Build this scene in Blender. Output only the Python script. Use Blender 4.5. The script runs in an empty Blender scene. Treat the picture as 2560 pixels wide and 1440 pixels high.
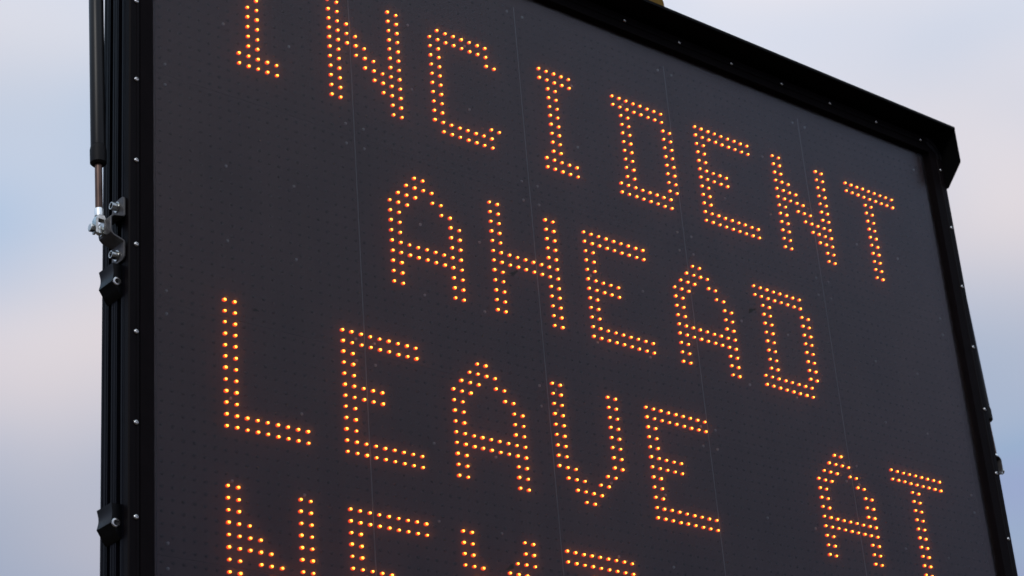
import bpy, bmesh, math, random
from mathutils import Vector, Matrix

random.seed(7)
S = bpy.context.scene
COL = S.collection

# ------------------------------------------------------------------ camera
Z0 = 3.08            # height of the middle of the sign's display above the ground
cam_d = bpy.data.cameras.new('camera')
cam = bpy.data.objects.new('camera', cam_d)
COL.objects.link(cam)
S.camera = cam
right = Vector((0.76685, -0.63745, -0.07480))
up = Vector((-0.22035, -0.37094, 0.90214))
back = Vector((-0.60281, -0.67532, -0.42491))
CAM = Vector((-2.67132, -2.67788, -1.47741 + Z0))
m3 = Matrix((right, up, back)).transposed()
cam.matrix_world = Matrix.Translation(CAM) @ m3.to_4x4()
cam_d.sensor_width = 36.0
cam_d.lens = 36.0 * 5280.65 / 2560.0
cam_d.clip_start = 0.05
cam_d.clip_end = 2000.0
cam_d.dof.use_dof = True
cam_d.dof.focus_distance = 3.75
cam_d.dof.aperture_fstop = 9.0

# ------------------------------------------------------------------ sky and light
W = bpy.data.worlds.new('World')
S.world = W
W.use_nodes = True
SUN_EL, SUN_AZ = math.radians(34), math.radians(232)   # soft sun behind cloud, to the left behind the photographer


def build_world():
    nt = W.node_tree
    nt.nodes.clear()
    N = nt.nodes.new
    L = nt.links.new
    out = N('ShaderNodeOutputWorld')
    bg = N('ShaderNodeBackground')
    bg.inputs['Strength'].default_value = 0.1
    L(bg.outputs[0], out.inputs[0])
    sky = N('ShaderNodeTexSky')
    sky.sky_type = 'NISHITA'
    sky.sun_disc = False
    sky.sun_elevation = SUN_EL
    sky.sun_rotation = SUN_AZ
    sky.dust_density = 1.5
    tc = N('ShaderNodeTexCoord')
    sep = N('ShaderNodeSeparateXYZ')
    L(tc.outputs['Generated'], sep.inputs[0])
    mp = N('ShaderNodeMapping')
    mp.inputs['Scale'].default_value = (1.0, 1.0, 2.4)
    L(tc.outputs['Generated'], mp.inputs[0])

    def noise(w):
        n = N('ShaderNodeTexNoise')
        n.noise_dimensions = '4D'
        n.inputs['Scale'].default_value = 3.8
        n.inputs['Detail'].default_value = 1.5
        n.inputs['Roughness'].default_value = 0.4
        n.inputs['W'].default_value = w
        L(mp.outputs[0], n.inputs['Vector'])
        return n.outputs['Fac']

    def scaled(vec, fac):
        v = N('ShaderNodeVectorMath')
        v.operation = 'SCALE'
        v.inputs[0].default_value = vec
        L(fac, v.inputs['Scale'])
        return v.outputs[0]

    def plus(p, q):
        v = N('ShaderNodeVectorMath')
        v.operation = 'ADD'
        L(p, v.inputs[0])
        if isinstance(q, tuple):
            v.inputs[1].default_value = q
        else:
            L(q, v.inputs[1])
        return v.outputs[0]
    # cloud deck: brighter overhead than near the horizon, broken by two soft layers
    # (one of pinkish billows, one of bluer thin cloud)
    el = N('ShaderNodeClamp')
    el.inputs['Min'].default_value = 0.20
    el.inputs['Max'].default_value = 0.74
    L(sep.outputs['Z'], el.inputs['Value'])
    k = 10.0
    c = scaled((1.024 * k, 1.104 * k, 1.123 * k), el.outputs[0])
    c = plus(c, scaled((1.234 * k, 0.662 * k, 0.176 * k), noise(50.69)))
    c = plus(c, scaled((-0.532 * k, -0.176 * k, 0.156 * k), noise(75.35)))
    c = plus(c, (-0.334 * k, -0.164 * k, 0.070 * k))
    mx = N('ShaderNodeVectorMath')
    mx.operation = 'MAXIMUM'
    mx.inputs[1].default_value = (3.3, 3.9, 5.2)
    L(c, mx.inputs[0])
    mn = N('ShaderNodeVectorMath')
    mn.operation = 'MINIMUM'
    mn.inputs[1].default_value = (10.5, 10.5, 10.8)
    L(mx.outputs[0], mn.inputs[0])
    # the clouds are thin enough to let a little blue through
    mix = N('ShaderNodeMix')
    mix.data_type = 'RGBA'
    mix.inputs['Factor'].default_value = 0.97
    L(sky.outputs[0], mix.inputs['A'])
    L(mn.outputs[0], mix.inputs['B'])
    # below the horizon: dim ground
    gr = N('ShaderNodeMapRange')
    gr.inputs['From Min'].default_value = -0.03
    gr.inputs['From Max'].default_value = 0.06
    L(sep.outputs['Z'], gr.inputs['Value'])
    mg = N('ShaderNodeMix')
    mg.data_type = 'RGBA'
    mg.inputs['A'].default_value = (0.55, 0.5, 0.46, 1)
    L(gr.outputs[0], mg.inputs['Factor'])
    L(mix.outputs['Result'], mg.inputs['B'])
    L(mg.outputs['Result'], bg.inputs['Color'])


build_world()

sun_d = bpy.data.lights.new('sun', 'SUN')
sun_d.energy = 1.0
sun_d.angle = math.radians(14)
sun_d.color = (1.0, 0.95, 0.9)
sun = bpy.data.objects.new('sun', sun_d)
COL.objects.link(sun)
sd = Vector((math.sin(SUN_AZ) * math.cos(SUN_EL), math.cos(SUN_AZ) * math.cos(SUN_EL), math.sin(SUN_EL)))
sun.rotation_euler = sd.to_track_quat('Z', 'Y').to_euler()
sun.location = (-4, -6, 8)

S.view_settings.view_transform = 'Standard'
S.view_settings.look = 'None'
S.view_settings.exposure = 0.0
S.view_settings.gamma = 1.0
S.view_settings.use_curve_mapping = False
S.render.film_transparent = False
S.cycles.transparent_max_bounces = 16
S.cycles.use_denoising = True


# ------------------------------------------------------------------ materials
def mat(name, col, rough=0.5, metal=0.0, noise=0.0, nscale=40.0, bump=0.0, spec=0.5, stretch=(1, 1, 1)):
    m = bpy.data.materials.new(name)
    m.use_nodes = True
    nt = m.node_tree
    b = nt.nodes['Principled BSDF']
    b.inputs['Base Color'].default_value = (*col, 1)
    b.inputs['Roughness'].default_value = rough
    b.inputs['Metallic'].default_value = metal
    b.inputs['Specular IOR Level'].default_value = spec
    if noise or bump:
        tc = nt.nodes.new('ShaderNodeTexCoord')
        mp = nt.nodes.new('ShaderNodeMapping')
        mp.inputs['Scale'].default_value = stretch
        n = nt.nodes.new('ShaderNodeTexNoise')
        n.inputs['Scale'].default_value = nscale
        n.inputs['Detail'].default_value = 5
        nt.links.new(tc.outputs['Object'], mp.inputs[0])
        nt.links.new(mp.outputs[0], n.inputs['Vector'])
        if noise:
            r = nt.nodes.new('ShaderNodeValToRGB')
            r.color_ramp.elements[0].position = 0.3
            r.color_ramp.elements[1].position = 0.7
            r.color_ramp.elements[0].color = (*[c * (1 - noise) for c in col], 1)
            r.color_ramp.elements[1].color = (*[min(1, c * (1 + noise)) for c in col], 1)
            nt.links.new(n.outputs['Fac'], r.inputs[0])
            nt.links.new(r.outputs[0], b.inputs['Base Color'])
            mr = nt.nodes.new('ShaderNodeMapRange')
            mr.inputs['To Min'].default_value = max(0.02, rough - 0.12 * noise * 2)
            mr.inputs['To Max'].default_value = min(1, rough + 0.12 * noise * 2)
            nt.links.new(n.outputs['Fac'], mr.inputs['Value'])
            nt.links.new(mr.outputs[0], b.inputs['Roughness'])
        if bump:
            bp = nt.nodes.new('ShaderNodeBump')
            bp.inputs['Strength'].default_value = bump
            bp.inputs['Distance'].default_value = 0.001
            nt.links.new(n.outputs['Fac'], bp.inputs['Height'])
            nt.links.new(bp.outputs[0], b.inputs['Normal'])
    return m


def emit(name, col, strength, base=(0.3, 0.1, 0.01)):
    m = bpy.data.materials.new(name)
    m.use_nodes = True
    b = m.node_tree.nodes['Principled BSDF']
    b.inputs['Base Color'].default_value = (*base, 1)
    b.inputs['Roughness'].default_value = 0.3
    b.inputs['Emission Color'].default_value = (*col, 1)
    b.inputs['Emission Strength'].default_value = strength
    return m


def cover_material():
    m = bpy.data.materials.new('cover_polycarbonate_front')
    m.use_nodes = True
    nt = m.node_tree
    nt.nodes.clear()
    N, L = nt.nodes.new, nt.links.new
    out = N('ShaderNodeOutputMaterial')
    mix = N('ShaderNodeMixShader')
    tr = N('ShaderNodeBsdfTransparent')
    tr.inputs[0].default_value = (0.93, 0.93, 0.94, 1)
    gl = N('ShaderNodeBsdfGlossy')
    gl.inputs['Color'].default_value = (0.92, 0.91, 1.0, 1)      # faint purple anti-glare coating
    fr = N('ShaderNodeFresnel')
    fr.inputs['IOR'].default_value = 1.41
    tc = N('ShaderNodeTexCoord')
    n = N('ShaderNodeTexNoise')
    n.inputs['Scale'].default_value = 3.0
    n.inputs['Detail'].default_value = 6
    L(tc.outputs['Object'], n.inputs['Vector'])
    mr = N('ShaderNodeMapRange')
    mr.inputs['To Min'].default_value = 0.16
    mr.inputs['To Max'].default_value = 0.32
    L(n.outputs['Fac'], mr.inputs['Value'])
    L(mr.outputs[0], gl.inputs['Roughness'])
    L(fr.outputs[0], mix.inputs[0])
    L(tr.outputs[0], mix.inputs[1])
    L(gl.outputs[0], mix.inputs[2])
    # thin road dust, drawn into faint vertical rain streaks
    df = N('ShaderNodeBsdfDiffuse')
    df.inputs[0].default_value = (0.62, 0.44, 0.42, 1)
    mp = N('ShaderNodeMapping')
    mp.inputs['Scale'].default_value = (9.0, 1.0, 0.55)
    n2 = N('ShaderNodeTexNoise')
    n2.inputs['Scale'].default_value = 3.0
    n2.inputs['Detail'].default_value = 7
    n2.inputs['Roughness'].default_value = 0.62
    L(tc.outputs['Object'], mp.inputs[0])
    L(mp.outputs[0], n2.inputs['Vector'])
    n3 = N('ShaderNodeTexNoise')
    n3.inputs['Scale'].default_value = 1.7
    n3.inputs['Detail'].default_value = 3
    L(tc.outputs['Object'], n3.inputs['Vector'])
    pr = N('ShaderNodeMath')
    pr.operation = 'MULTIPLY'
    L(n2.outputs['Fac'], pr.inputs[0])
    L(n3.outputs['Fac'], pr.inputs[1])
    md = N('ShaderNodeMapRange')
    md.inputs['From Min'].default_value = 0.12
    md.inputs['From Max'].default_value = 0.42
    md.inputs['To Min'].default_value = 0.001
    md.inputs['To Max'].default_value = 0.021
    L(pr.outputs[0], md.inputs['Value'])
    mix2 = N('ShaderNodeMixShader')
    L(md.outputs[0], mix2.inputs[0])
    L(mix.outputs[0], mix2.inputs[1])
    L(df.outputs[0], mix2.inputs[2])
    L(mix2.outputs[0], out.inputs[0])
    m2 = bpy.data.materials.new('cover_polycarbonate_back')
    m2.use_nodes = True
    nt = m2.node_tree
    nt.nodes.clear()
    out = nt.nodes.new('ShaderNodeOutputMaterial')
    tr = nt.nodes.new('ShaderNodeBsdfTransparent')
    tr.inputs[0].default_value = (0.97, 0.97, 0.97, 1)
    # road film on the sheet scatters a little of the lamps' light
    tl = nt.nodes.new('ShaderNodeBsdfTranslucent')
    tl.inputs[0].default_value = (0.85, 0.83, 0.82, 1)
    mx = nt.nodes.new('ShaderNodeMixShader')
    tc = nt.nodes.new('ShaderNodeTexCoord')
    n = nt.nodes.new('ShaderNodeTexNoise')
    n.inputs['Scale'].default_value = 2.2
    n.inputs['Detail'].default_value = 6
    mr = nt.nodes.new('ShaderNodeMapRange')
    mr.inputs['From Min'].default_value = 0.25
    mr.inputs['From Max'].default_value = 0.75
    mr.inputs['To Min'].default_value = 0.042
    mr.inputs['To Max'].default_value = 0.066
    nt.links.new(tc.outputs['Object'], n.inputs['Vector'])
    nt.links.new(n.outputs['Fac'], mr.inputs['Value'])
    nt.links.new(mr.outputs[0], mx.inputs[0])
    nt.links.new(tr.outputs[0], mx.inputs[1])
    nt.links.new(tl.outputs[0], mx.inputs[2])
    nt.links.new(mx.outputs[0], out.inputs[0])
    return m, m2


M = dict(
    rail=mat('black_powder_coat', (0.0048, 0.0034, 0.0042), 0.5, noise=0.3, nscale=60, bump=0.05, spec=0.05, stretch=(1, 1, .2)),
    lip=mat('black_rubber_trim', (0.0055, 0.0038, 0.0046), 0.75, noise=0.2, nscale=30, spec=0.05),
    side=mat('black_anodised_aluminium', (0.0028, 0.0026, 0.0048), 0.42, noise=0.3, nscale=50, spec=0.07, stretch=(1, 1, .05)),
    visor=mat('matt_black_sheet', (0.0022, 0.0022, 0.0024), 0.7, noise=0.2, nscale=25, spec=0.06),
    corner=mat('black_corner_plastic', (0.010, 0.009, 0.0105), 0.6, noise=0.5, nscale=90, bump=0.2, spec=0.15),
    steel=mat('stainless_steel', (0.62, 0.6, 0.58), 0.24, 1.0, noise=0.15, nscale=200),
    zinc=mat('zinc_plated_steel', (0.56, 0.57, 0.55), 0.28, 1.0, noise=0.4, nscale=120),
    white=mat('bright_plated_metal', (0.93, 0.93, 0.92), 0.33, 0.85, noise=0.06, nscale=60),
    rod=mat('worn_brown_rod', (0.11, 0.066, 0.052), 0.42, 0.5, noise=0.45, nscale=70, spec=0.5, stretch=(1, 1, .3)),
    tube=mat('black_strut_paint', (0.010, 0.0095, 0.010), 0.36, noise=0.35, nscale=40, spec=0.25, stretch=(1, 1, .08)),
    collar=mat('black_strut_collar', (0.006, 0.005, 0.0055), 0.55, noise=0.2, nscale=60, spec=0.15),
    bracket=mat('grey_painted_bracket', (0.085, 0.080, 0.082), 0.5, 0.4, noise=0.25, nscale=90, bump=0.1),
    knob=mat('black_moulded_plastic', (0.0018, 0.0018, 0.0026), 0.34, noise=0.3, nscale=120, bump=0.05, spec=0.14),
    dark=mat('socket_dark', (0.01, 0.009, 0.009), 0.6, noise=0.2),
    board=mat('display_board_black', (0.071, 0.036, 0.035), 0.8, noise=0.22, nscale=5, spec=0.2),
    joint=mat('joint_edge_light', (0.14, 0.125, 0.13), 0.7, noise=0.2, nscale=20),  # pale tone imitates light caught on the board edges
    unlit=mat('unlit_led_lens', (0.044, 0.0235, 0.023), 0.6, noise=0.2, spec=0.12),
    stud=mat('board_screw_grey', (0.32, 0.31, 0.315), 0.3, 0.9, noise=0.2, nscale=200),
    mark=mat('dead_insect_smear', (0.006, 0.005, 0.005), 0.8, noise=0.3),
    yellow=mat('yellow_paint', (0.15, 0.080, 0.002), 0.5, noise=0.15, spec=0.1),
    led_core=emit('amber_led_core', (1.0, 0.37, 0.028), 13.0),
    led_ring=emit('amber_led_ring', (1.0, 0.20, 0.008), 5.0),
    led_nose=emit('amber_led_nose', (1.0, 0.095, 0.003), 3.0),
    led_dome=emit('amber_led_dome', (1.0, 0.06, 0.002), 1.9),
    led_shoulder=emit('amber_led_shoulder', (1.0, 0.045, 0.002), 1.4),
    led_body=emit('amber_led_body', (1.0, 0.035, 0.002), 0.5),
)
M['cover'], M['cover_back'] = cover_material()


# ------------------------------------------------------------------ mesh helpers
def mesh_of(bm, name, mats, smooth=None):
    bmesh.ops.recalc_face_normals(bm, faces=bm.faces)
    me = bpy.data.meshes.new(name)
    bm.to_mesh(me)
    bm.free()
    for mm in mats:
        me.materials.append(mm)
    if smooth is not None:
        for p in me.polygons:
            p.use_smooth = True
        me.set_sharp_from_angle(angle=math.radians(smooth))
    return me


BASE = -0.95         # the sign's lower edge, in display coordinates
root = bpy.data.objects.new('message_sign', None)
COL.objects.link(root)
root.location = (0, 0, Z0 + BASE)
root['label'] = 'black roadside message board with orange lit letters reading INCIDENT AHEAD LEAVE AT NEXT'
root['category'] = 'message sign'
ORIG = {root.name: Vector((0, 0, BASE))}


def put(name, me, parent, loc=(0, 0, 0), rot=None, scale=None, label=None, kind=None):
    """a part at display coordinates loc (x right, y into the sign, z up, 0 = middle of display)"""
    o = bpy.data.objects.new(name, me)
    COL.objects.link(o)
    o.parent = parent
    loc = Vector(loc)
    ORIG[o.name] = loc
    o.location = loc - ORIG[parent.name]
    if rot:
        o.rotation_euler = rot
    if scale:
        o.scale = (scale,) * 3
    if label:
        o['label'] = label
    if kind:
        o['kind'] = kind
    return o


def prism(bm, poly, axis, a, b, mat_i=0):
    """extrude a polygon (2-D list) along axis from a to b"""
    def P(p, t):
        if axis == 'z':
            return (p[0], p[1], t)
        if axis == 'y':
            return (p[0], t, p[1])
        return (t, p[0], p[1])
    va = [bm.verts.new(P(p, a)) for p in poly]
    vb = [bm.verts.new(P(p, b)) for p in poly]
    n = len(poly)
    fs = [bm.faces.new(va[::-1]), bm.faces.new(vb)]
    for i in range(n):
        fs.append(bm.faces.new((va[i], va[(i + 1) % n], vb[(i + 1) % n], vb[i])))
    for f in fs:
        f.material_index = mat_i
    return fs


def box(bm, x0, x1, y0, y1, z0, z1, mat_i=0):
    return prism(bm, [(x0, y0), (x1, y0), (x1, y1), (x0, y1)], 'z', z0, z1, mat_i)


def bev(bm, w, seg=2, ang=25):
    es = [e for e in bm.edges if len(e.link_faces) == 2 and e.calc_face_angle(0) > math.radians(ang)]
    bmesh.ops.bevel(bm, geom=es, offset=w, segments=seg, affect='EDGES', profile=0.5, clamp_overlap=True)


def lathe(bm, prof, seg=16, axis='y', org=(0, 0, 0), mats=None, cap=True):
    """prof: list of (radius, along); axis: which axis 'along' runs"""
    rings = []
    ox, oy, oz = org
    for r, t in prof:
        ring = []
        for k in range(seg):
            a = 2 * math.pi * k / seg
            c, s = r * math.cos(a), r * math.sin(a)
            p = {'y': (c, t, s), 'z': (c, s, t), 'x': (t, c, s)}[axis]
            ring.append(bm.verts.new((p[0] + ox, p[1] + oy, p[2] + oz)))
        rings.append(ring)
    for i in range(len(rings) - 1):
        for k in range(seg):
            f = bm.faces.new((rings[i][k], rings[i][(k + 1) % seg], rings[i + 1][(k + 1) % seg], rings[i + 1][k]))
            if mats:
                f.material_index = mats[i]
    if cap:
        f = bm.faces.new(rings[0])
        g = bm.faces.new(rings[-1])
        if mats:
            f.material_index, g.material_index = mats[0], mats[-1]


# ------------------------------------------------------------------ cabinet, door frame, visor
FX = 1.114           # half width of door and cabinet
FT = 0.928           # top of the door
FB = -0.928
YF = -0.022          # front plane of the door


def column(sgn):
    pts = [(FX, -.0075), (FX, .0025), (FX - .012, .0025), (FX - .012, .0149), (FX, .0149), (FX, .0323),
           (FX - .012, .0323), (FX - .012, .0424), (FX, .0424), (FX, .0626), (FX - .045, .0626), (FX - .045, -.0075)]
    bm = bmesh.new()
    prism(bm, [(sgn * x, y) for x, y in pts], 'z', -0.945, 0.9435)
    bev(bm, 0.0009, 2)
    # fine ribs drawn along the extrusion
    for y in (-0.003, 0.0195, 0.0275, 0.0475, 0.057):
        box(bm, sgn * (FX - .0005), sgn * (FX + .0006), y - .0006, y + .0006, -0.944, 0.937)
    return mesh_of(bm, 'cabinet_side', [M['side']], 35)


for s in (-1, 1):
    put('cabinet_side', column(s), root)
bm = bmesh.new()
box(bm, -FX + .046, FX - .046, .052, .0615, -0.944, 0.937)
put('cabinet_back', mesh_of(bm, 'cabinet_back', [M['visor']]), root)
for z0, z1, nm in ((0.905, 0.937, 'cabinet_top'), (-0.944, -0.905, 'cabinet_floor')):
    bm = bmesh.new()
    box(bm, -FX + .0455, FX - .0455, -.007, .0515, z0, z1)
    put(nm, mesh_of(bm, nm, [M['visor']]), root)

# door rails: powder-coated outer rail with a bevelled outer edge, matt trim inside it
RI = 0.020           # rail width
CR = 0.050           # corner piece size


def rail(vertical, sgn):
    bm = bmesh.new()
    if vertical:
        o = FX
        prof = [(o, -.0085), (o, YF + .002), (o - .002, YF), (o - .0115, YF), (o - .0118, YF + .0006), (o - .0138, YF + .0006),
                (o - .0141, YF), (o - RI + .0012, YF), (o - RI, YF + .0012), (o - RI, -.0085)]
        prism(bm, [(sgn * x, y) for x, y in prof], 'z', FB + CR + .0005, FT - CR - .0005)
    else:
        o = FT
        prof = [(-.0085, o), (YF + .002, o), (YF, o - .002), (YF, o - .0095), (YF + .0008, o - .0101), (YF + .0008, o - .0121),
                (YF, o - .0127), (YF, o - RI + .0012), (YF + .0012, o - RI), (-.0085, o - RI)]
        prism(bm, [(y, sgn * z) for y, z in prof], 'x', -FX + CR + .0005, FX - CR - .0005)
    return mesh_of(bm, 'frame_rail', [M['rail']], 30)


rails = {}
for key, v, s in (('l', True, -1), ('r', True, 1), ('t', False, 1), ('b', False, -1)):
    rails[key] = put('frame_rail', rail(v, s), root)

# inner trim: four strips round the opening, their inner faces show as the dark reveal
LX, LT = 1.068, 0.889
YS = -0.0085         # front face of the cover sheet
for s in (-1, 1):
    bm = bmesh.new()
    box(bm, s * LX, s * (FX - RI - .0012), YF + .0006, YS + .006, -LT, LT)
    bev(bm, .0006, 1)
    put('inner_trim', mesh_of(bm, 'inner_trim', [M['lip']], 30), root)
for s in (-1, 1):
    bm = bmesh.new()
    box(bm, -(FX - RI - .0012), FX - RI - .0012, YF + .0006, YS + .006, s * (LT + .0003), s * (FT - RI - .0012))
    bev(bm, .0006, 1)
    put('inner_trim', mesh_of(bm, 'inner_trim', [M['lip']], 30), root)

# moulded corner pieces with a rounded outer corner
for sx in (-1, 1):
    for sz in (-1, 1):
        poly = []
        cx, cz = FX - CR, FT - CR
        for k in range(9):
            a = math.pi / 2 * (1 - k / 8)
            poly.append((cx + CR * math.cos(a), cz + CR * math.sin(a)))
        poly += [(FX - RI, FT - CR), (FX - RI, FT - CR + .012), (FX - RI - .020, FT - RI - .006), (FX - CR, FT - RI)]
        bm = bmesh.new()
        prism(bm, [(sx * x, sz * z) for x, z in poly], 'y', YF - .0004, -.0085)
        bev(bm, .0012, 2, 40)
        put('frame_corner', mesh_of(bm, 'frame_corner', [M['corner']], 30), root)
        # raised bead round the corner
        bead = []
        for r in (CR - .008, CR - .0105):
            ring = []
            for k in range(11):
                a = math.pi / 2 * (1 - k / 10)
                ring.append((cx + r * math.cos(a), cz + r * math.sin(a)))
            bead.append(ring)
        bm = bmesh.new()
        prism(bm, [(sx * x, sz * z) for x, z in bead[0] + bead[1][::-1]], 'y', YF - .0012, YF + .001)
        corner = [o for o in root.children if o.name.startswith('frame_corner')][-1]
        put('bead', mesh_of(bm, 'corner_bead', [M['rail']], 40), corner)

# visor: top sheet with a cheek at each end
VZ, VY = 0.944, -0.072
bm = bmesh.new()
box(bm, -FX - .0025, FX + .0025, VY, .062, VZ, VZ + .003)
put('visor', mesh_of(bm, 'visor_sheet', [M['visor']]), root)
visor = root.children[-1]
for s in (-1, 1):
    bm = bmesh.new()
    x0, x1 = s * (FX + .0009), s * (FX + .003)
    poly = [(VY, VZ - .001), (VY, 0.8545), (VY + .002, 0.8505), (YF - .003, 0.8035), (YF + .030, 0.80), (YF + .030, VZ - .001)]
    prism(bm, poly, 'x', x0, x1)
    put('cheek', mesh_of(bm, 'visor_cheek', [M['visor']]), visor)
bm = bmesh.new()
box(bm, -FX - .0024, FX + .0024, VY - .0012, VY + .0014, VZ - .004, VZ + .0028)
bev(bm, .0008, 2)
put('rolled_edge', mesh_of(bm, 'visor_edge', [M['visor']], 40), visor)

# yellow fitting standing on the visor
bm = bmesh.new()
prism(bm, [(-.06, .952), (.262, .952), (.253, 1.044), (.215, 1.16), (-.02, 1.16)], 'y', .02, .10)
bev(bm, .006, 2)
put('top_fitting', mesh_of(bm, 'top_fitting', [M['yellow']], 40), root, label='dull yellow fitting on top of the sign above the visor')


# ------------------------------------------------------------------ screws of the door frame
def screw_mesh():
    bm = bmesh.new()
    R = .0043
    lathe(bm, [(R, .0004), (R, -.0006), (R * .93, -.0017), (R * .74, -.0025), (R * .50, -.0028), (R * .46, -.0016), (R * .2, -.0013)],
          14, 'y', mats=[0, 0, 0, 0, 1, 1, 1])
    # cross slot edges
    for a in (0.4, 0.4 + math.pi / 2):
        c, s_ = math.cos(a), math.sin(a)
        for sg in (-1, 1):
            v = [bm.verts.new((c * t * R * .44 - s_ * w * sg, -.0020, s_ * t * R * .44 + c * w * sg)) for t, w in ((-1, .0004), (1, .0004), (1, .0011), (-1, .0011))]
            f = bm.faces.new(v)
            f.material_index = 0
    return mesh_of(bm, 'frame_screw', [M['steel'], M['dark']], 40)


SCR = screw_mesh()
for k in range(12):
    z = 0.848 - k * 0.15437
    if abs(z) > .87:
        continue
    for key, x in (('l', -1.1012), ('r', 1.1012)):
        put('screw', SCR, rails[key], (x, YF + .0002, z), rot=(0, random.uniform(0, 6.28), 0))
for k in range(-6, 8):
    x = 0.0800 + (k) * 0.16035
    if abs(x) > 1.06:
        continue
    for key, z in (('t', 0.9140), ('b', -0.9140)):
        put('screw', SCR, rails[key], (x, YF + .0002, z), rot=(0, random.uniform(0, 6.28), 0))

# ------------------------------------------------------------------ display modules
PX, PZ = 0.02, 0.0205


def gx(c):
    return (c - 46) * PX


def gz(r):
    return -(r - 1.5) * PZ


YB = 0.0042          # front of the display boards
NT = 21
bm = bmesh.new()
hw, hh = NT * PX / 2 - .0017, NT * PZ / 2 - .0006
box(bm, -hw, hw, 0, .003, -hh, hh)
MOD = mesh_of(bm, 'module_board', [M['board']])

bm = bmesh.new()
lathe(bm, [(.0028, .0002), (.0028, -.0012), (.0024, -.0023), (.0015, -.0030), (.0008, -.0031)], 12, 'y')
STUD = mesh_of(bm, 'module_stud', [M['stud']], 50)

modules = {}
for j in range(4):
    for i in range(5):
        c = -6.5 + NT * (i + .5)
        r = -40.5 + NT * (j + .5)
        mo = put('display_module', MOD, root, (gx(c), YB, gz(r)))
        modules[(i, j)] = mo
        c0, r0 = -6.5 + NT * i, -40.5 + NT * j
        for dc, dr in ((1, 1), (20, 1), (1, 20), (20, 20), (7, 7), (14, 7), (7, 14), (14, 14)):
            put('module_screw', STUD, mo, (gx(c0 + dc), YB, gz(r0 + dr)), rot=(0, random.uniform(0, 6.28), 0))
# pale strips between module columns: board-edge light put into colour; dark gaps between rows
for i in range(1, 5):
    bm = bmesh.new()
    x = gx(-6.5 + NT * i)
    box(bm, x - .006, x + .006, YB + .0008 + .003, YB + .006, gz(43.4), gz(-40.4))
    box(bm, x - .0012, x + .0012, YB + .0002, YB + .0045, gz(43.4), gz(-40.4))
    put('edge_light_strip', mesh_of(bm, 'edge_light_strip', [M['joint']]), root)
bm = bmesh.new()
box(bm, -FX + .047, FX - .047, YB + .008, YB + .011, -.904, .904)
put('mounting_plate', mesh_of(bm, 'mounting_plate', [M['board']]), root)
# plain black margin round the boards
for s in (-1, 1):
    bm = bmesh.new()
    box(bm, s * 1.0505, s * 1.0665, YB + .0003, YB + .003, -.8605, .8605)
    put('board_margin', mesh_of(bm, 'board_margin', [M['board']]), root)
    bm = bmesh.new()
    box(bm, -1.0665, 1.0665, YB + .0003, YB + .003, s * .8609, s * .8885)
    put('board_margin', mesh_of(bm, 'board_margin', [M['board']]), root)

# ------------------------------------------------------------------ letters
R9 = range(9)


def glyph(ch):
    g = set()
    add = lambda r, cs: g.update((c, r) for c in cs)
    if ch == 'L':
        for r in range(12):
            add(r, (0, 1))
        add(10, R9); add(11, R9)
    elif ch == 'E':
        for r in range(12):
            add(r, (0, 1))
        for r in (0, 1, 10, 11):
            add(r, R9)
        for r in (5, 6):
            add(r, range(5))
    elif ch == 'A':
        add(0, (3, 4)); add(1, (2, 3, 4, 5)); add(2, (1, 2, 3, 5, 6)); add(3, (0, 1, 2, 6, 7))
        for r in range(4, 12):
            add(r, (0, 1, 7, 8))
        add(7, R9); add(8, R9)
    elif ch == 'V':
        for r in range(8):
            add(r, (0, 1, 7, 8))
        add(8, (0, 1, 2, 6, 7)); add(9, (1, 2, 3, 5, 6)); add(10, (2, 3, 4, 5)); add(11, (3, 4))
    elif ch == 'H':
        for r in range(12):
            add(r, (0, 1, 7, 8))
        add(5, R9); add(6, R9)
    elif ch == 'D':
        for r in (0, 1, 10, 11):
            add(r, range(8))
        for r in range(2, 10):
            add(r, (1, 2, 7, 8))
    elif ch == 'N':
        for r in range(12):
            add(r, (0, 1, 7, 8))
        for r, cs in ((3, (2,)), (4, (2, 3)), (5, (2, 3, 4)), (6, (3, 4, 5)), (7, (4, 5, 6)), (8, (5, 6)), (9, (6,))):
            add(r, cs)
    elif ch == 'I':
        for r in (0, 1, 10, 11):
            add(r, range(5))
        for r in range(2, 10):
            add(r, (1, 2))
    elif ch == 'C':
        add(0, range(1, 8)); add(1, range(8)); add(10, range(8)); add(11, range(1, 8))
        for r in range(2, 10):
            add(r, (0, 1))
        add(2, (7, 8)); add(9, (7, 8))
    elif ch == 'T':
        add(0, R9); add(1, R9)
        for r in range(2, 12):
            add(r, (3, 4))
    elif ch == 'X':
        for r in (0, 1, 10, 11):
            add(r, (0, 1, 7, 8))
        add(2, (0, 1, 6, 7, 8)); add(3, (0, 1, 2, 5, 6, 7)); add(4, (1, 2, 3, 4, 5, 6)); add(5, (2, 3, 4, 5))
        add(6, (2, 3, 4, 5)); add(7, (1, 2, 3, 4, 5, 6)); add(8, (0, 1, 2, 5, 6, 7)); add(9, (0, 1, 2, 6, 7, 8))
    return g


TEXT = [(-34, 'I', 2), (-34, 'N', 12), (-34, 'C', 24), (-34, 'I', 38), (-34, 'D', 48), (-34, 'E', 60), (-34, 'N', 72), (-34, 'T', 84),
        (-17, 'A', 18), (-17, 'H', 30), (-17, 'E', 42), (-17, 'A', 54), (-17, 'D', 66),
        (0, 'L', 0), (0, 'E', 12), (0, 'A', 24), (0, 'V', 36), (0, 'E', 48), (0, 'A', 72), (0, 'T', 84),
        (16, 'N', 0), (16, 'E', 12), (16, 'X', 24), (16, 'T', 36)]
lit = set()
for r0, ch, c0 in TEXT:
    lit |= {(c + c0, r + r0) for c, r in glyph(ch)}

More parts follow.
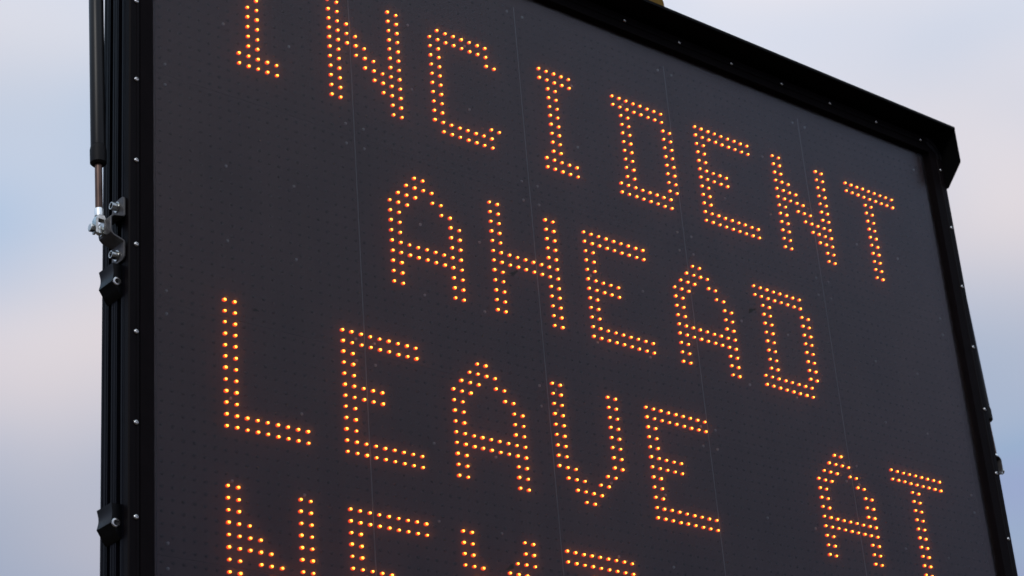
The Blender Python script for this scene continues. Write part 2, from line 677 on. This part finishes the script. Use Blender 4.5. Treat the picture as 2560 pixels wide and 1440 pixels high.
# a bullet-shaped lamp: round nose glows brightest, its body dimmer
LED_PROF = [(.0033, YB), (.0033, .0020), (.0032, .0009), (.0029, .0000), (.0024, -.0007), (.0017, -.0012), (.0007, -.0015)]
LED_MATS = [5, 4, 3, 2, 1, 0, 0]
LED_W, LED_H = 1.08, 0.84          # wide-angle lamps have an oval lens
LED_MLIST = [M['led_core'], M['led_ring'], M['led_nose'], M['led_dome'], M['led_shoulder'], M['led_body']]


def led_mesh():
    bm = bmesh.new()
    lathe(bm, LED_PROF, 12, 'y', mats=LED_MATS)
    for v in bm.verts:
        v.co.x *= LED_W
        v.co.z *= LED_H
    return mesh_of(bm, 'led', LED_MLIST, 60)


def project(P):
    q = Vector(P) + Vector((0, 0, Z0)) - CAM
    d = -q.dot(back)
    return 1280 + 5280.65 * q.dot(right) / d, 720 - 5280.65 * q.dot(up) / d, d


order = []
rest = []
for c, r in sorted(lit):
    px, py, d = project((gx(c), 0, gz(r)))
    if -5 < px < 2565 and -5 < py < 1445:
        order.append((d, c, r))
    else:
        rest.append((c, r))
order.sort()
LED = led_mesh()
for d, c, r in order[:300]:
    i, j = int((c + 6.5) // NT), int((r + 40.5) // NT)
    put('led', LED, modules[(i, j)], (gx(c) + random.gauss(0, .0002), 0, gz(r) + random.gauss(0, .0002)),
        scale=random.uniform(.90, 1.12))
rest += [(c, r) for _, c, r in order[300:]]


def led_field(cells, prof, mats, seg, mlist, name):
    verts, faces, mi = [], [], []
    ang = [(math.cos(2 * math.pi * k / seg), math.sin(2 * math.pi * k / seg)) for k in range(seg)]
    for c, r in cells:
        x, z = gx(c) + random.gauss(0, .0002), gz(r) + random.gauss(0, .0002)
        sc = random.uniform(.90, 1.12)
        b = len(verts)
        for rr, t in prof:
            for ca, sa in ang:
                verts.append((x + rr * sc * ca * LED_W, t, z + rr * sc * sa * LED_H))
        n = len(prof)
        for i in range(n - 1):
            for k in range(seg):
                k2 = (k + 1) % seg
                faces.append((b + i * seg + k, b + i * seg + k2, b + (i + 1) * seg + k2, b + (i + 1) * seg + k))
                mi.append(mats[i])
        faces.append(tuple(b + (n - 1) * seg + k for k in range(seg)))
        mi.append(mats[-1])
    me = bpy.data.meshes.new(name)
    me.from_pydata(verts, [], faces)
    for mm in mlist:
        me.materials.append(mm)
    me.polygons.foreach_set('material_index', mi)
    me.polygons.foreach_set('use_smooth', [True] * len(faces))
    me.update()
    return me


put('led_array', led_field(rest, LED_PROF, LED_MATS, 10, LED_MLIST, 'led_array'), root, kind='stuff')
dark = [(c, r) for c in range(-6, 99) for r in range(-40, 44) if (c, r) not in lit]
UNLIT_PROF = [(.0034, YB), (.0033, .0032), (.0026, .0018), (.0010, .0012)]
put('unlit_led_array', led_field(dark, UNLIT_PROF, [0, 0, 0, 0], 8, [M['unlit']], 'unlit_led_array'), root, kind='stuff')

# ------------------------------------------------------------------ cover sheet
bm = bmesh.new()
box(bm, -1.075, 1.075, YS, YS + .003, -.8955, .8955)
for f in bm.faces:
    f.normal_update()
    f.material_index = 0 if f.calc_center_median().y < YS + .0001 else 1
cover = put('cover_sheet', mesh_of(bm, 'cover_sheet', [M['cover'], M['cover_back']]), root)
# small dark smears stuck to the sheet
for px, pz, ln, an in ((-.281, .235, .011, .6), (-.346, -.352, .011, .55), (.373, .312, .012, .5), (-.865, .02, .006, .2)):
    bm = bmesh.new()
    pts = []
    for k in range(10):
        a = 2 * math.pi * k / 10
        q = 1 + .35 * math.sin(3 * a + px * 40)
        u, v = ln * math.cos(a) * q, ln * .32 * math.sin(a) * q
        pts.append((u * math.cos(an) - v * math.sin(an), u * math.sin(an) + v * math.cos(an)))
    prism(bm, pts, 'y', -.0003, .0)
    put('smear', mesh_of(bm, 'smear', [M['mark']]), cover, (px, YS - .0001, pz))


# ------------------------------------------------------------------ gas struts, brackets, latches on both sides
def socket_bolt_mesh(s):
    bm = bmesh.new()
    R, H = .0069, .0118
    prof = [(R * 1.35, 0), (R * 1.35, .0016), (R, .0017), (R, H - .0012), (R * .9, H), (R * .70, H), (R * .64, H - .0012), (R * .58, H - .006), (R * .1, H - .0065)]
    lathe(bm, [(r, s * t) for r, t in prof], 20, 'x', mats=[0, 0, 0, 0, 0, 0, 1, 1, 1])
    return mesh_of(bm, 'socket_bolt', [M['zinc'], M['dark']], 35)


def tube_between(bm, A, B, prof, seg=24, mats=None):
    """prof: (radius, fraction metres from A along AB)"""
    A, B = Vector(A), Vector(B)
    w = (B - A).normalized()
    u = w.cross(Vector((0, 1, 0))).normalized()
    v = w.cross(u)
    rings = []
    for r, t in prof:
        rings.append([bm.verts.new(A + w * t + (u * math.cos(2 * math.pi * k / seg) + v * math.sin(2 * math.pi * k / seg)) * r) for k in range(seg)])
    for i in range(len(rings) - 1):
        for k in range(seg):
            bm.faces.new((rings[i][k], rings[i][(k + 1) % seg], rings[i + 1][(k + 1) % seg], rings[i + 1][k]))
    bm.faces.new(rings[0])
    bm.faces.new(rings[-1])


for s in (-1, 1):
    side = 'left' if s < 0 else 'right'
    X = lambda d: s * (FX + d)           # d = metres out from the cabinet side
    # hat-section bracket bolted into the slot
    outer = [(.0012, .165), (.0012, .1300), (.0035, .1265), (.0225, .1235), (.0262, .1195), (.0262, .0985), (.0252, .0940), (.0215, .0905),
             (.0065, .0855), (.0025, .0830), (.0012, .0790), (.0012, .0495)]
    th = .0032
    inner = []
    for i, (a, b) in enumerate(outer):
        p0 = Vector(outer[max(i - 1, 0)]); p1 = Vector(outer[min(i + 1, len(outer) - 1)])
        t = (p1 - p0).normalized()
        n = Vector((-t.y, t.x))
        inner.append((a + n.x * th, b + n.y * th))
    bm = bmesh.new()
    poly = [(X(a), b) for a, b in outer] + [(X(a), b) for a, b in inner[::-1]]
    prism(bm, poly, 'y', -.0132, .0250)
    # round the four free corners of the flanges
    corner_edges = [e for e in bm.edges if abs(e.verts[0].co.y - e.verts[1].co.y) < 1e-6 and
                    (min(v.co.z for v in e.verts) > .1645 or max(v.co.z for v in e.verts) < .0500) and abs(e.verts[0].co.z - e.verts[1].co.z) < 1e-3]
    bmesh.ops.bevel(bm, geom=corner_edges, offset=.008, segments=4, affect='EDGES', profile=.5)
    bev(bm, .0005, 1, 60)
    br = put('strut_bracket', mesh_of(bm, 'strut_bracket', [M['bracket']], 30), root, label='grey hat-shaped steel bracket bolted to the %s side' % side)
    sb = socket_bolt_mesh(s)
    for z in (.1520, .0636):
        put('bolt', sb, br, (X(.0046), .0082, z))

    # strut: tube, collar, rod, ferrule, clevis, pin
    st = bpy.data.objects.new('gas_strut', None)
    COL.objects.link(st)
    st.parent = root
    st['label'] = 'black gas strut with a worn brown rod on the %s side' % side
    foot = Vector((X(.0372), .0082, .107))
    ORIG[st.name] = foot
    st.location = foot - ORIG[root.name]
    head = Vector((X(.0392), .0225, .5500))
    ax = (head - foot).normalized()
    at = lambda z: foot + ax * ((z - foot.z) / ax.z)
    full = .86
    topp = at(full)

    def piece(name, z0, z1, prof, m, seg=28):
        b_ = bmesh.new()
        A, B = at(z0), at(z1)
        Ln = (B - A).length
        tube_between(b_, A, B, [(r, f * Ln) for r, f in prof], seg)
        me = mesh_of(b_, name, [m], 35)
        me.transform(Matrix.Translation(-foot))
        return put(name, me, st, foot)
    piece('tube', .2575, full, [(.0119, 0), (.0125, .004), (.0125, .996), (.011, 1)], M['tube'])
    piece('collar', .2225, .2572, [(.0105, 0), (.0137, .10), (.0139, .80), (.0130, .93), (.0126, 1)], M['collar'])
    piece('rod', .1390, .2235, [(.0058, 0), (.0061, .02), (.0061, 1)], M['rod'])
    piece('ferrule', .1255, .1405, [(.0066, 0), (.0074, .06), (.0074, .92), (.0068, 1)], M['white'])
    # clevis fork: two prongs and a crown
    b_ = bmesh.new()
    c = foot
    prism(b_, [(-.0095, -.013), (-.0095, .011), (-.006, .0195), (.006, .0195), (.0095, .011), (.0095, -.013),
               (.0052, -.013), (.0052, .0125), (-.0052, .0125), (-.0052, -.013)], 'y', -.0062, .0062)
    bev(b_, .001, 2, 40)
    put('clevis', mesh_of(b_, 'clevis', [M['zinc']], 35), st, foot)
    b_ = bmesh.new()
    lathe(b_, [(.0040, -.0135), (.0050, -.0125), (.0050, -.006), (.0046, -.0055), (.0050, -.005), (.0046, -.0035), (.0050, -.002), (.0044, .0005), (.003, .001)], 14, 'z')
    put('eye', mesh_of(b_, 'clevis_eye', [M['zinc']], 30), st, foot)
    b_ = bmesh.new()
    lathe(b_, [(.0042, -s * .0115), (.0042, s * .0105), (.0068, s * .0106), (.0072, s * .0125), (.0072, s * .0165), (.0060, s * .0175)], 8, 'x')
    put('pin', mesh_of(b_, 'clevis_pin', [M['zinc']], 30), st, foot + Vector((0, 0, -.005)))
    b_ = bmesh.new()
    lathe(b_, [(.013, VZ * 0 - .006), (.013, .006), (.009, .012)], 16, 'z')
    put('end_cap', mesh_of(b_, 'strut_end', [M['collar']], 35), st, topp + Vector((0, 0, .004)))

    # moulded latch knobs with a thumb scoop
    for zc in (.0125, -.3937, -.80):
        b_ = bmesh.new()
        rows = []
        ny, nz = 7, 13
        for iy in range(ny):
            fy = iy / (ny - 1)
            y = -.0022 + fy * .0440
            ring = [(.0004, .0315)]
            for iz in range(nz):
                f = iz / (nz - 1)                       # thumb scoop in the upper part
                ring.append((.0182 - .0032 * math.sin(math.pi * f) ** 1.2 * (.5 + .5 * fy), .0315 - .0315 * f))
            for f in (.12, .5, .9):                     # underside falls back to the cabinet
                ring.append((.0182 - .0150 * f, -.0005 - .0240 * f ** 1.15))
            ring.append((.0004, -.0240))
            rows.append([b_.verts.new((X(d) - X(0), y, z)) for d, z in ring])
        n = len(rows[0])
        for a, b2 in zip(rows[:-1], rows[1:]):
            for k in range(n):
                b_.faces.new((a[k], a[(k + 1) % n], b2[(k + 1) % n], b2[k]))
        b_.faces.new(rows[0]); b_.faces.new(rows[-1])
        bev(b_, .0012, 2, 45)
        kn = put('latch', mesh_of(b_, 'latch', [M['knob']], 40), root, (X(0), 0, zc))
        b_ = bmesh.new()
        R = .0074
        lathe(b_, [(R, .0005), (R, -.0008), (R * .86, -.0014), (R * .62, -.0014), (R * .56, -.0004), (R * .3, .0002)], 18, 'y', mats=[0, 0, 0, 1, 1, 1])
        put('latch_screw', mesh_of(b_, 'latch_screw', [M['steel'], M['dark']], 35), kn, (X(.0102), -.0024, zc))

print('lit leds in view', len(order), 'objects', len(bpy.data.objects))
